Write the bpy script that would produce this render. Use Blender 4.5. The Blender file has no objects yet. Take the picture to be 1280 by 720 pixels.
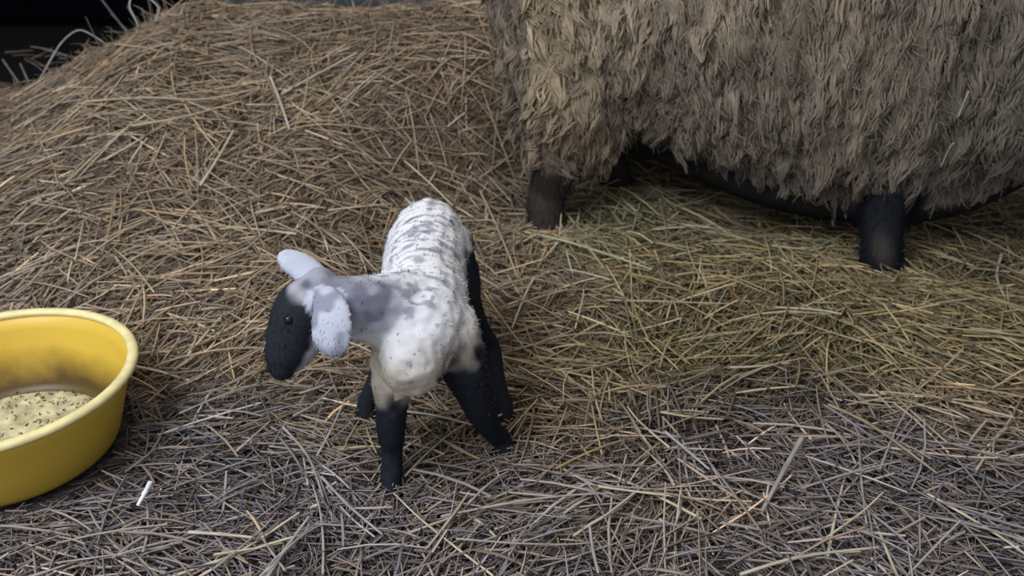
import bpy, math, random
import numpy as np
from mathutils import Vector

SC = bpy.context.scene
COL = SC.collection
rng = np.random.default_rng(7)
random.seed(7)

# ------------------------------------------------------------------ camera, world, lights, exposure
CAM_H, PITCH, FPX = 0.85, math.radians(28.0), 1050.0
cam_d = bpy.data.cameras.new('camera')
cam_d.sensor_width = 36.0
cam_d.lens = 36.0 * FPX / 1280.0
cam_d.clip_start = 0.02
cam_d.dof.use_dof = True
cam_d.dof.focus_distance = 1.12
cam_d.dof.aperture_fstop = 5.0
cam = bpy.data.objects.new('camera', cam_d)
cam.location = (0, 0, CAM_H)
cam.rotation_euler = (math.radians(90) - PITCH, 0, 0)
COL.objects.link(cam)
SC.camera = cam

w = bpy.data.worlds.new('barn_air')
SC.world = w
w.use_nodes = True
bg = w.node_tree.nodes['Background']
bg.inputs['Color'].default_value = (0.80, 0.86, 1.0, 1)
bg.inputs['Strength'].default_value = 0.62

def area(name, loc, target, size, size_y, power, color):
    d = bpy.data.lights.new(name, 'AREA')
    d.shape = 'RECTANGLE'; d.size = size; d.size_y = size_y
    d.energy = power; d.color = color
    o = bpy.data.objects.new(name, d)
    o.location = loc
    o.rotation_euler = (Vector(target) - Vector(loc)).to_track_quat('-Z', 'Y').to_euler()
    COL.objects.link(o)
    return o
area('doorway_daylight', (-1.5, -0.05, 2.6), (-0.35, 1.3, 0.1), 1.5, 1.5, 74, (0.84, 0.90, 1.0))
area('roof_light', (0.1, 1.3, 3.3), (0.1, 1.5, 0.0), 0.9, 0.9, 20, (1.0, 0.90, 0.72))

SC.view_settings.view_transform = 'Standard'
SC.view_settings.look = 'None'
SC.view_settings.gamma = 1.0
SC.view_settings.use_curve_mapping = False
SC.view_settings.exposure = 0.22

# ------------------------------------------------------------------ helpers
def sstep(a, b, x):
    t = np.clip((np.asarray(x, float) - a) / (b - a), 0, 1)
    return t * t * (3 - 2 * t)

_G2 = np.random.default_rng(11).random((64, 64))
def noise2(x, y):
    x = np.asarray(x, float); y = np.asarray(y, float)
    xi = np.floor(x).astype(int); yi = np.floor(y).astype(int)
    fx = x - xi; fy = y - yi
    fx = fx * fx * (3 - 2 * fx); fy = fy * fy * (3 - 2 * fy)
    g = lambda a, b: _G2[a % 64, b % 64]
    return ((g(xi, yi) * (1 - fx) + g(xi + 1, yi) * fx) * (1 - fy)
            + (g(xi, yi + 1) * (1 - fx) + g(xi + 1, yi + 1) * fx) * fy)
_G3 = np.random.default_rng(12).random((32, 32, 32))
def noise3(p):
    p = np.asarray(p, float)
    i = np.floor(p).astype(int); f = p - i; f = f * f * (3 - 2 * f)
    r = 0
    for a in (0, 1):
        for b in (0, 1):
            for c in (0, 1):
                wgt = ((f[:, 0] if a else 1 - f[:, 0]) * (f[:, 1] if b else 1 - f[:, 1]) * (f[:, 2] if c else 1 - f[:, 2]))
                r = r + wgt * _G3[(i[:, 0] + a) % 32, (i[:, 1] + b) % 32, (i[:, 2] + c) % 32]
    return r

BOWL = (-0.787, 1.057)
def height(x, y):
    """top of the trodden bedding: flat in front, heaped up at the back left"""
    x = np.asarray(x, float); y = np.asarray(y, float)
    run = np.clip(y - 1.95, 0, .6) * 1.25
    side = 1 - 0.96 * sstep(-0.50, 0.04, x - run)
    crest = 2.50 + 0.10 * x
    peak = np.clip(.222 + .43 * (x + 1.34), .15, .41)
    up = np.clip((y - 1.20) / (crest - 1.20), 0, 1)
    up = up * up * (3 - 2 * up) * 0.55 + up * 0.45
    down = 1 - sstep(0.08, 0.62, y - crest)
    h = peak * side * up * down
    lump = (noise2(x * 3.1 + 5, y * 3.1 + 9) - .5) * .055 + (noise2(x * 8 + 1, y * 8 + 3) - .5) * .028 + (noise2(x * 19, y * 19) - .5) * .012
    calm = np.clip(np.hypot(x - BOWL[0], y - BOWL[1]) / .30 - .55, 0, 1)
    hay = .055 * np.exp(-((x - .30) / .14) ** 2 - ((y - 1.93) / .10) ** 2)
    return h + hay + lump * calm * (0.5 + 0.5 * sstep(.9, 1.5, y))

CF = np.array([0, math.cos(PITCH), -math.sin(PITCH)]); CU = np.array([0, math.sin(PITCH), math.cos(PITCH)]); CR = np.array([1., 0, 0])
def un(u, v, d):
    """the point at depth d seen at a place of the photograph"""
    p = np.array([0, 0, CAM_H]) + CF * d + CR * ((u - 640) / FPX * d) + CU * ((360 - v) / FPX * d)
    return p
def depth(p):
    return float(np.dot(np.asarray(p, float) - np.array([0, 0, CAM_H]), CF))
def at(u, v, lift=0.0):
    """where the view ray meets the bedding"""
    ds = np.linspace(.7, 3.6, 1500)
    P = np.array([0, 0, CAM_H])[None] + ds[:, None] * (CF + CR * ((u - 640) / FPX) + CU * ((360 - v) / FPX))[None]
    below = P[:, 2] - lift < height(P[:, 0], P[:, 1])
    k = int(np.argmax(below)) if below.any() else len(ds) - 1
    return P[k]

def mesh_np(name, verts, faces, colors=None, smooth=True):
    """verts (n,3); faces (m,k) with constant k"""
    verts = np.asarray(verts, np.float32); faces = np.asarray(faces, np.int32)
    me = bpy.data.meshes.new(name)
    k = faces.shape[1]
    me.vertices.add(len(verts)); me.vertices.foreach_set('co', verts.ravel())
    me.loops.add(faces.size); me.loops.foreach_set('vertex_index', faces.ravel())
    me.polygons.add(len(faces))
    me.polygons.foreach_set('loop_start', np.arange(0, faces.size, k, dtype=np.int32))
    me.update(calc_edges=True)
    if smooth:
        me.polygons.foreach_set('use_smooth', np.ones(len(faces), bool))
    if colors is not None:
        set_col(me, colors)
    me.validate()
    return me
def set_col(me, colors):
    a = me.color_attributes.new('tint', 'FLOAT_COLOR', 'POINT')
    c = np.ones((len(me.vertices), 4), np.float32); c[:, :3] = colors
    a.data.foreach_set('color', c.ravel())

def link(name, me, mat=None, parent=None, **props):
    o = bpy.data.objects.new(name, me); COL.objects.link(o)
    if mat is not None and not me.materials: me.materials.append(mat)
    if parent is not None: o.parent = parent
    for k, v in props.items(): o[k] = v
    return o

def mat(name, color=None, rough=.7, attr=False, spec=.3, noise=None, bump=None, sheen=0, transl=0, metal=0):
    m = bpy.data.materials.new(name); m.use_nodes = True
    nt = m.node_tree; b = nt.nodes['Principled BSDF']
    b.inputs['Roughness'].default_value = rough
    b.inputs['Specular IOR Level'].default_value = spec
    b.inputs['Metallic'].default_value = metal
    if sheen: b.inputs['Sheen Weight'].default_value = sheen
    src = None
    if attr:
        n = nt.nodes.new('ShaderNodeAttribute'); n.attribute_name = 'tint'; src = n.outputs['Color']
    else:
        n = nt.nodes.new('ShaderNodeRGB'); n.outputs[0].default_value = (*color, 1); src = n.outputs[0]
    tc = nt.nodes.new('ShaderNodeTexCoord')
    if noise:                        # (scale, low, high): mottling multiplied on
        t = nt.nodes.new('ShaderNodeTexNoise'); t.inputs['Scale'].default_value = noise[0]; t.inputs['Detail'].default_value = 5
        nt.links.new(tc.outputs['Object'], t.inputs['Vector'])
        r = nt.nodes.new('ShaderNodeMapRange'); r.inputs['From Min'].default_value = .3; r.inputs['From Max'].default_value = .7
        r.inputs['To Min'].default_value = noise[1]; r.inputs['To Max'].default_value = noise[2]
        nt.links.new(t.outputs['Fac'], r.inputs['Value'])
        mx = nt.nodes.new('ShaderNodeMix'); mx.data_type = 'RGBA'; mx.blend_type = 'MULTIPLY'; mx.inputs['Factor'].default_value = 1
        nt.links.new(src, mx.inputs['A']); nt.links.new(r.outputs[0], mx.inputs['B'])
        src = mx.outputs['Result']
    nt.links.new(src, b.inputs['Base Color'])
    if bump:                         # (scale, strength, distance)
        t = nt.nodes.new('ShaderNodeTexNoise'); t.inputs['Scale'].default_value = bump[0]; t.inputs['Detail'].default_value = 4
        nt.links.new(tc.outputs['Object'], t.inputs['Vector'])
        bp = nt.nodes.new('ShaderNodeBump'); bp.inputs['Strength'].default_value = bump[1]; bp.inputs['Distance'].default_value = bump[2]
        nt.links.new(t.outputs['Fac'], bp.inputs['Height']); nt.links.new(bp.outputs[0], b.inputs['Normal'])
    return m

M_STRAW = mat('straw', attr=True, rough=.55, spec=.25)
M_BED = mat('trodden_bedding', attr=True, rough=.95, spec=.05, noise=(60, .45, 1.5), bump=(130, .9, .01))
M_COAT = mat('animal_coat', attr=True, rough=.85, spec=.06)
M_WOOL = mat('wool', attr=True, rough=.95, spec=.05, sheen=.15)
M_EARTH = mat('earth', (.008, .0075, .008), rough=.95, noise=(9, .6, 1.3), bump=(40, .6, .02))
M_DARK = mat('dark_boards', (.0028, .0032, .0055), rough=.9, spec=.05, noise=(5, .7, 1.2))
M_GREY = mat('weathered_wood', (.075, .08, .09), rough=.9, noise=(25, .6, 1.3), bump=(60, .5, .004))
M_EYE = mat('eye', (.006, .005, .006), rough=.3, spec=.4)
M_HOOF = mat('hoof', (.012, .011, .012), rough=.55, noise=(80, .6, 1.4))
M_FLAKE = mat('white_flake', (.80, .80, .84), rough=.6)

def loft(path, side_r, up_r, up=(0, 0, 1), n=16, cap=4):
    """closed tube of elliptical sections along a path, round ends -> verts, quad faces"""
    P = [Vector(p) for p in path]
    if not hasattr(side_r, '__len__'): side_r = [side_r] * len(P)
    if not hasattr(up_r, '__len__'): up_r = [up_r] * len(P)
    T = []
    for i in range(len(P)):
        a = P[max(i - 1, 0)]; b = P[min(i + 1, len(P) - 1)]
        T.append((b - a).normalized())
    rings = []
    def add(c, t, a, b):
        u = Vector(up); s = t.cross(u)
        if s.length < 1e-3: s = t.cross(Vector((0, 1, 0)))
        s.normalize(); v = s.cross(t).normalized()
        rings.append([c + s * a * math.cos(2 * math.pi * k / n) + v * b * math.sin(2 * math.pi * k / n) for k in range(n)])
    for j in range(cap):
        f = (j + .3) / cap; e = math.sin(f * math.pi / 2); back = math.cos(f * math.pi / 2)
        add(P[0] - T[0] * back * min(side_r[0], up_r[0]), T[0], side_r[0] * e, up_r[0] * e)
    for i in range(len(P)): add(P[i], T[i], side_r[i], up_r[i])
    for j in reversed(range(cap)):
        f = (j + .3) / cap; e = math.sin(f * math.pi / 2); back = math.cos(f * math.pi / 2)
        add(P[-1] + T[-1] * back * min(side_r[-1], up_r[-1]), T[-1], side_r[-1] * e, up_r[-1] * e)
    V = [p for r in rings for p in r]
    F = []
    for i in range(len(rings) - 1):
        for k in range(n):
            F.append((i * n + k, i * n + (k + 1) % n, (i + 1) * n + (k + 1) % n, (i + 1) * n + k))
    V.append(sum(rings[0], Vector()) / n); V.append(sum(rings[-1], Vector()) / n)
    F3 = [(len(V) - 2, (k + 1) % n, k) for k in range(n)] + [(len(V) - 1, (len(rings) - 1) * n + k, (len(rings) - 1) * n + (k + 1) % n) for k in range(n)]
    return V, F + F3
def spline(path, sub=6):
    """Catmull-Rom through rows of numbers"""
    A = np.asarray(path, float); out = []
    for i in range(len(A) - 1):
        p0, p1, p2, p3 = A[max(i - 1, 0)], A[i], A[i + 1], A[min(i + 2, len(A) - 1)]
        for t in np.linspace(0, 1, sub, endpoint=False):
            out.append(.5 * (2 * p1 + (p2 - p0) * t + (2 * p0 - 5 * p1 + 4 * p2 - p3) * t * t + (3 * p1 - p0 - 3 * p2 + p3) * t ** 3))
    out.append(A[-1]); return np.array(out)
def tube(rows, up=(0, 0, 1), n=16, sub=6):
    """rows: x,y,z,side radius,up radius"""
    S = spline(rows, sub)
    return loft(S[:, :3], list(np.maximum(S[:, 3], .001)), list(np.maximum(S[:, 4], .001)), up, n)

def fuse(name, pieces, voxel, smooth):
    """one continuous skin over all the pieces"""
    V = []; F = []
    for v, f in pieces:
        o = len(V); V += [tuple(p) for p in v]; F += [tuple(i + o for i in q) for q in f]
    me = bpy.data.meshes.new(name + '_raw'); me.from_pydata(V, [], F); me.update()
    ob = bpy.data.objects.new(name + '_raw', me); COL.objects.link(ob)
    r = ob.modifiers.new('r', 'REMESH'); r.mode = 'VOXEL'; r.voxel_size = voxel
    s = ob.modifiers.new('s', 'SMOOTH'); s.factor = .5; s.iterations = smooth
    dg = bpy.context.evaluated_depsgraph_get()
    out = bpy.data.meshes.new_from_object(ob.evaluated_get(dg))
    bpy.data.objects.remove(ob); bpy.data.meshes.remove(me)
    out.name = name
    out.polygons.foreach_set('use_smooth', np.ones(len(out.polygons), bool))
    return out
def coords(me):
    a = np.empty(len(me.vertices) * 3, np.float32); me.vertices.foreach_get('co', a); return a.reshape(-1, 3).astype(float)
def normals(me):
    a = np.empty(len(me.vertices) * 3, np.float32); me.vertex_normals.foreach_get('vector', a); return a.reshape(-1, 3).astype(float)
def scatter(me, n, weight, cols, seed):
    """random points on a skin -> position, normal, colour"""
    r = np.random.default_rng(seed)
    me.calc_loop_triangles()
    t = np.empty(len(me.loop_triangles) * 3, np.int32); me.loop_triangles.foreach_get('vertices', t); t = t.reshape(-1, 3)
    V = coords(me); N = normals(me)
    ar = np.linalg.norm(np.cross(V[t[:, 1]] - V[t[:, 0]], V[t[:, 2]] - V[t[:, 0]]), axis=1) * weight[t].mean(1)
    pick = r.choice(len(t), n, p=ar / ar.sum())
    b = r.random((n, 2)); fl = b.sum(1) > 1; b[fl] = 1 - b[fl]; b = np.c_[1 - b.sum(1), b]
    f = lambda A: (A[t[pick]] * b[:, :, None]).sum(1)
    nn = f(N); nn /= np.linalg.norm(nn, axis=1)[:, None] + 1e-9
    return f(V), nn, f(cols)

def strands(P, D0, D1, L, W, col0, col1, rings=4, sides=3, wav=0, seed=3, flat=1.0, roots=None, taper=.15):
    """tapered curved tufts: from P along D0 turning to D1, length L, width W"""
    r = np.random.default_rng(seed)
    n = len(P)
    ph = r.random(n) * 6.28
    t = np.linspace(0, 1, rings)
    side = np.cross(D0, r.normal(size=(n, 3))); side /= np.linalg.norm(side, axis=1)[:, None] + 1e-9
    up = np.cross(side, D0); up /= np.linalg.norm(up, axis=1)[:, None] + 1e-9
    V = np.zeros((n, rings, sides, 3)); C = np.zeros((n, rings, sides, 3))
    pos = P.copy()
    for i in range(rings):
        if i:
            d = D0 * (1 - t[i]) + D1 * t[i]
            d /= np.linalg.norm(d, axis=1)[:, None] + 1e-9
            pos = pos + d * (L / (rings - 1))[:, None]
        off = side * (wav * L * np.sin(ph + t[i] * 9))[:, None] * t[i]
        prof = (1 - t[i] * (1 - taper)) if roots is None else (math.sin(math.pi * min(.15 + .85 * t[i], 1) ** .8) * .9 + taper)
        for k in range(sides):
            a = 2 * math.pi * k / sides
            V[:, i, k] = pos + off + (side * math.cos(a) + up * math.sin(a) * flat) * (W * prof)[:, None]
            C[:, i, k] = col0 * (1 - t[i]) + col1 * t[i]
    base = (np.arange(n) * rings * sides)[:, None]
    F = []
    for i in range(rings - 1):
        for k in range(sides):
            F.append(np.c_[base + i * sides + k, base + i * sides + (k + 1) % sides, base + (i + 1) * sides + (k + 1) % sides, base + (i + 1) * sides + k])
    return V.reshape(-1, 3), np.concatenate(F), C.reshape(-1, 3)

def box(cx, cy, cz, sx, sy, sz, rot=0.0, bev=.0):
    import bmesh
    bm = bmesh.new(); bmesh.ops.create_cube(bm, size=1)
    for v in bm.verts: v.co = Vector((v.co.x * sx, v.co.y * sy, v.co.z * sz))
    if bev: bmesh.ops.bevel(bm, geom=bm.edges[:], offset=bev, segments=2, affect='EDGES')
    ca, sa = math.cos(rot), math.sin(rot)
    for v in bm.verts: v.co = Vector((v.co.x * ca - v.co.y * sa + cx, v.co.x * sa + v.co.y * ca + cy, v.co.z + cz))
    me = bpy.data.meshes.new('m'); bm.to_mesh(me); bm.free(); return me

# ------------------------------------------------------------------ barn shell
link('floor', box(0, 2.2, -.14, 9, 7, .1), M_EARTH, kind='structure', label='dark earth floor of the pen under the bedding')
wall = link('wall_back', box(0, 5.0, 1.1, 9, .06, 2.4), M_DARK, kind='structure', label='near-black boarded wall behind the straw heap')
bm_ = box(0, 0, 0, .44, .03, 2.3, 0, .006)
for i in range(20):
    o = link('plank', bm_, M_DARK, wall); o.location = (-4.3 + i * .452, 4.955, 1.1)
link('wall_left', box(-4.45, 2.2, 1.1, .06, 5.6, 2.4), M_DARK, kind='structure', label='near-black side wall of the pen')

link('wall_right_added', box(2.6, 2.2, 1.4, .06, 5.6, 3.2), M_DARK, kind='structure', label='added unseen near-black side wall beyond the ewe, cutting ambient light')  # added out of view to cut ambient light from the right
link('wall_pen_added', box(1.75, 2.42, .45, 1.9, .04, 1.1), M_DARK, kind='structure', label='added low near-black partition behind the ewe, blocking light from the back')  # added to block light behind the ewe and darken the gap below her
link('ceiling', box(0, 2.4, 3.7, 9, 6, .08), M_DARK, kind='structure', label='added unseen dark ceiling, cutting ambient light from above')  # added out of view to cut ambient light from above

# ------------------------------------------------------------------ straw bedding
def bed_color(x, y):
    """clean golden straw behind and to the right, grey trodden and damp straw in front"""
    x = np.asarray(x); y = np.asarray(y)
    n = (noise2(x * 2.3 + 7, y * 2.3 + 2) - .5) * .30 + (noise2(x * 6 + 3, y * 6) - .5) * .16
    # front edge of the clean straw, further back on the left
    edge = np.interp(x, [-1.4, -.9, -.35, -.05, .1, .2, .5, .7, 1.2], [1.58, 1.40, 1.14, 1.02, .96, 1.04, 1.09, 1.04, .98])
    grey = 1 - sstep(-.12, .16, y - edge + n * .8)
    grey = grey * (1 - .75 * np.exp(-((x - .28) / .10) ** 2 - ((y - .90) / .05) ** 2))
    damp = .55 * np.exp(-((x + .43) / .22) ** 2 - ((y - 1.05) / .09) ** 2) + np.exp(-((x - .30) / .16) ** 2 - ((y - 1.10) / .055) ** 2) + .6 * np.exp(-((x - .5) / .12) ** 2 - ((y - 1.24) / .06) ** 2) + .8 * np.exp(-((x + .04) / .07) ** 2 - ((y - 1.24) / .14) ** 2)  # damp patches; the last term paints the lamb's shadow beside its flank
    gold = sstep(-.1, .35, x) * sstep(1.05, 1.3, y)
    tan = np.array([.385, .29, .20]); oliv = np.array([.32, .255, .135]); dirty = np.array([.245, .210, .203])
    c = tan * (1 - gold[..., None]) + oliv * gold[..., None]
    c = c * (1 - grey[..., None]) + dirty * grey[..., None]
    c = c * (1 - .55 * np.clip(damp, 0, 1))[..., None]
    fresh = np.exp(-((x - .24) / .22) ** 2 - ((y - 1.84) / .14) ** 2)[..., None]
    c = c * (1 - .6 * fresh) + np.array([.34, .315, .17]) * .6 * fresh
    return c * (.92 + n)[..., None], grey

gx = np.arange(-2.3, 2.1, .025); gy = np.arange(.35, 3.4, .025)
GX, GY = np.meshgrid(gx, gy); GZ = height(GX, GY) - .006
edge_drop = sstep(0, .12, np.minimum.reduce([GX - gx[0], gx[-1] - GX, GY - gy[0], gy[-1] - GY]))
GZ = GZ * edge_drop - .09 * (1 - edge_drop)
idx = np.arange(GX.size).reshape(GX.shape)
quads = np.stack([idx[:-1, :-1], idx[:-1, 1:], idx[1:, 1:], idx[1:, :-1]], -1).reshape(-1, 4)
bc, _ = bed_color(GX.ravel(), GY.ravel())
bed = link('straw_bed', mesh_np('straw_bed', np.c_[GX.ravel(), GY.ravel(), GZ.ravel()], quads, bc * .5), M_BED,
           label='deep straw bedding covering the pen floor, heaped up at the back', category='straw bedding')

FEET = []     # filled below, before the straw is laid
foot_spots = {'lamb': [(-.178, .955), (-.013, 1.04), (-.245, 1.145), (-.012, 1.135)],
              'ewe': [(.077, 1.84), (.80, 1.645), (.27, 2.10), (.90, 1.98)]}

def lay_straw(n, seed, lmin, lmax, wmin, wmax, lift0, lift1, bright0, bright1, region=(-2.2, 2.0, .45, 3.1), rings=3, tilt=.10, bend=.03):
    r = np.random.default_rng(seed)
    m = int(n * 2.2)
    x = r.uniform(region[0], region[1], m); y = r.uniform(region[2], region[3], m)
    keep = (np.abs(x) < .30 + .70 * y) & (y < 2.95)
    x = x[keep][:n]; y = y[keep][:n]; n = len(x)
    th = r.uniform(0, math.pi, n)
    mound = sstep(1.35, 1.9, y) * (1 - sstep(-.2, .3, x))
    flatl = r.random(n) < .25 + .35 * mound
    th = np.where(flatl, r.normal(.12, .35, n), th)
    flow = noise2(x * 2.2 + 30, y * 2.2 + 8) * 5; th = np.where(r.random(n) < .35, flow + r.normal(0, .35, n), th)
    L = np.exp(r.uniform(math.log(lmin), math.log(lmax), n)); W = r.uniform(wmin, wmax, n)
    lift = r.uniform(lift0, lift1, n); tl = r.normal(0, tilt, n)
    bx = r.normal(0, bend, n) * L; bz = np.abs(r.normal(0, bend, n)) * L
    t = np.linspace(-.5, .5, rings)
    dx, dy = np.cos(th), np.sin(th)
    e0 = height(x - dx * L / 2, y - dy * L / 2); e1 = height(x + dx * L / 2, y + dy * L / 2); ec = height(x, y)
    base = np.maximum((e0 + e1) / 2, ec)
    C = np.zeros((n, rings, 3))
    for i in range(rings):
        q = (1 - (2 * t[i]) ** 2)
        C[:, i, 0] = x + dx * L * t[i] - dy * bx * q
        C[:, i, 1] = y + dy * L * t[i] + dx * bx * q
        C[:, i, 2] = base + (e1 - e0) * t[i] + lift + tl * L * t[i] + bz * q
    rb = np.hypot(C[:, :, 0] - BOWL[0], C[:, :, 1] - BOWL[1]).min(1)
    ok = (rb > .192) | ((rb > .164) & (C[:, :, 2].max(1) < .018))
    bad = (C[:, :, 2] < height(C[:, :, 0], C[:, :, 1]) - .03).any(1)
    ok &= ~bad
    for (fx, fy) in foot_spots['lamb']:
        ok &= ~((np.hypot(C[:, :, 0] - fx, C[:, :, 1] - fy).min(1) < .035) & (C[:, :, 2].max(1) > height(fx, fy) + .03))
    C = C[ok]; x = x[ok]; y = y[ok]; W = W[ok]; dx = dx[ok]; dy = dy[ok]; n = len(x); lift = lift[ok]
    col, grey = bed_color(x, y)
    k = r.uniform(bright0, bright1, n) * np.exp(r.normal(0, .28, n))
    pale = r.random(n) < .10
    k = np.where(pale, k * (1.45 + .35 * grey), k)
    col = col * k[:, None]
    tn = (r.random(n) < .28)[:, None] * .6; col = col * (1 - tn) + np.array([.32, .25, .165]) * (k[:, None] * tn)
    g = r.normal(0, .06, n); col = col * np.c_[1 + g, np.ones(n), 1 - g * 1.3]
    V = np.zeros((n, rings, 3, 3))
    roll = r.uniform(0, 6.28, n)
    for kk in range(3):
        a = roll + 2 * math.pi * kk / 3
        for i in range(rings):
            tp = 1.0 if rings < 3 or 0 < i < rings - 1 else .75
            V[:, i, kk, 0] = C[:, i, 0] - dy * np.cos(a) * W * tp
            V[:, i, kk, 1] = C[:, i, 1] + dx * np.cos(a) * W * tp
            V[:, i, kk, 2] = C[:, i, 2] + np.sin(a) * W * tp
    base_i = (np.arange(n) * rings * 3)[:, None]
    F = []
    for i in range(rings - 1):
        for kk in range(3):
            F.append(np.c_[base_i + i * 3 + kk, base_i + i * 3 + (kk + 1) % 3, base_i + (i + 1) * 3 + (kk + 1) % 3, base_i + (i + 1) * 3 + kk])
    return V.reshape(-1, 3), np.concatenate(F), np.repeat(col, rings * 3, 0)

def join(parts):
    V = []; F = []; C = []; o = 0
    for v, f, c in parts:
        V.append(v); F.append(f + o); C.append(c); o += len(v)
    return np.concatenate(V), np.concatenate(F), np.concatenate(C)
sv = join([
    lay_straw(40000, 21, .03, .11, .0011, .0024, -.004, .009, .40, .8, tilt=.10),          # broken, trodden underlayer
    lay_straw(22000, 27, .015, .05, .0006, .0014, .004, .020, .55, 1.1, tilt=.25, bend=.08),      # chaff and leaf bits
    lay_straw(26000, 22, .03, .12, .0011, .0025, .000, .018, .55, 1.1, tilt=.17, bend=.018),
    lay_straw(7500, 23, .05, .19, .0012, .0027, .008, .024, .85, 1.5, rings=4, tilt=.18, bend=.03),
    lay_straw(260, 61, .05, .14, .0012, .0026, .004, .026, .8, 1.4, region=(-.03, .17, 1.72, 1.81), tilt=.3),        # straw kicked up round the ewe's feet
    lay_straw(260, 62, .05, .14, .0012, .0026, .004, .026, .6, 1.2, region=(.68, .92, 1.52, 1.62), tilt=.3),
    lay_straw(160, 63, .03, .10, .0010, .0020, .002, .012, .6, 1.2, region=(-.26, -.10, .88, .95), tilt=.3),
    lay_straw(140, 64, .03, .10, .0010, .0020, .004, .022, .6, 1.2, region=(-.06, .06, .98, 1.05), tilt=.3),
])
link('loose_straw', mesh_np('loose_straw', *sv), M_STRAW, bed, kind='stuff')
# upright wisps along the crest of the heap
def wisps(n, seed):
    r = np.random.default_rng(seed)
    x = r.uniform(-1.6, -.15, n); y = 2.50 + .10 * x + r.normal(.0, .09, n)
    P = np.c_[x, y, height(x, y) - .01]
    D0 = np.c_[r.normal(0, .6, n), r.normal(-.1, .4, n), r.uniform(.3, 1.0, n)]; D0 /= np.linalg.norm(D0, axis=1)[:, None]
    D1 = D0 + np.c_[r.normal(0, .5, n), r.normal(0, .3, n), r.normal(-.35, .3, n)]
    c, _ = bed_color(x, y); c = c * r.uniform(.6, 1.2, n)[:, None]
    return strands(P, D0, D1, r.uniform(.04, .13, n), r.uniform(.0009, .0018, n), c, c, rings=4, seed=seed, taper=.6)
link('crest_wisps', mesh_np('crest_wisps', *wisps(420, 31)), M_STRAW, bed, kind='stuff')

# stalks that can be picked out one by one: a few shapes, shared
def stalk_mesh(name, rows, radius, color, n=6):
    """a straw: thin tube with a swollen node, cut ends"""
    S = spline(rows, 5); L = len(S)
    T = np.gradient(S, axis=0); T /= np.linalg.norm(T, axis=1)[:, None]
    V = []; C = []
    for i in range(L):
        s = np.cross(T[i], (0.13, .2, .97)); s /= np.linalg.norm(s); u = np.cross(s, T[i])
        rr = radius * (1.0 - .35 * i / (L - 1)); node = (i == L // 2)
        if node: rr *= 1.35
        for k in range(n):
            a = 2 * math.pi * k / n
            V.append(S[i] + s * rr * math.cos(a) + u * rr * .75 * math.sin(a))
            C.append(np.array(color) * (.7 if node else 1 + .12 * math.sin(i * 1.7)))
    F = [(i * n + k, i * n + (k + 1) % n, (i + 1) * n + (k + 1) % n, (i + 1) * n + k) for i in range(L - 1) for k in range(n)]
    return mesh_np(name, V, F, np.array(C))
protos = []
for j, (c, rad, bend) in enumerate([((.46, .37, .24), .0021, .02), ((.40, .30, .17), .0018, .05), ((.36, .31, .28), .0020, .03),
                                    ((.55, .47, .33), .0024, .01), ((.33, .29, .27), .0016, .07), ((.38, .29, .12), .0019, .04)]):
    protos.append(stalk_mesh('stalk_%s' % 'abcdef'[j], [(-.1, 0, 0), (-.03, bend * .14, .002), (.04, bend * .12, .003), (.1, -bend * .1, 0)], rad, c))
r = np.random.default_rng(77)
count = 0
while count < 270:
    u, v = r.uniform(0, 1280), r.uniform(15, 718)
    if v < 330 and u > 585: continue                     # behind the ewe
    p = at(u, v)
    if math.hypot(p[0] - BOWL[0], p[1] - BOWL[1]) < .33: continue
    if min(math.hypot(p[0] - a, p[1] - b) for a, b in foot_spots['lamb']) < .09: continue
    _, grey = bed_color(p[:1], p[1:2]); grey = float(grey[0])
    pick = [0, 1, 3, 1, 0] if grey < .35 and p[0] < .1 else ([5, 1, 0, 3] if grey < .5 else [2, 4, 2, 3, 4])
    th = r.normal(.1, .5) if r.random() < .45 else r.uniform(0, math.pi)
    o = link('straw_stalk', protos[pick[int(r.integers(len(pick)))]], M_STRAW, bed)
    sc = float(np.exp(r.uniform(math.log(.45), math.log(1.25))))
    dx, dy = math.cos(th) * .1 * sc, math.sin(th) * .1 * sc
    h0, h1 = float(height(p[0] - dx, p[1] - dy)), float(height(p[0] + dx, p[1] + dy))
    o.location = (p[0], p[1], max((h0 + h1) / 2, float(height(p[0], p[1]))) + float(r.uniform(.014, .028)))
    o.rotation_euler = (float(r.uniform(0, 6)), -math.atan2(h1 - h0, .2 * sc) + float(r.normal(0, .10)), th)
    o.scale = (sc, 1, 1)
    count += 1

# single stalks with a place of their own
def stalk(label, pts, radius, color, name='straw_stalk', cat='straw', stand=None, group=None):
    """pts: (u, v, lift) on the bedding; with stand, the first lies on the bedding and the rest are at its depth (plus stand per step)"""
    if stand is None:
        R = [at(u, v, l + .012) for u, v, l in pts]
    else:
        b = at(*pts[0][:2], 0.0); d = depth(b); R = [b] + [un(u, v, d + stand * (i + 1)) for i, (u, v, l) in enumerate(pts[1:])]
    R = np.array(R); o0 = R[0].copy()
    o = link(name, stalk_mesh(name, R - o0, radius * 1.2, color), M_STRAW, None, label=label, category=cat)
    o.location = o0
    if group: o['group'] = group
    return o
PALE = (.50, .44, .34); GOLD = (.43, .35, .235); GREEN = (.42, .42, .25); DULL = (.36, .32, .30); BRN = (.34, .26, .16); BLU = (.38, .38, .38)
stalk("long pale green hay stem lying below the ewe's hind leg", [(657, 290, .02), (705, 301, .022), (760, 318, .022), (815, 337, .02)], .0034, GREEN, 'hay_stem', 'hay')
stalk("short pale stalk forking down from the green hay stem by the ewe's hind leg", [(697, 303, .024), (686, 316, .018), (672, 333, .01)], .0022, PALE)
stalk("long brown stalk leaning beside the lamb's rump", [(600, 238, .02), (622, 285, .022), (648, 348, .015)], .0022, GOLD)
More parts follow.
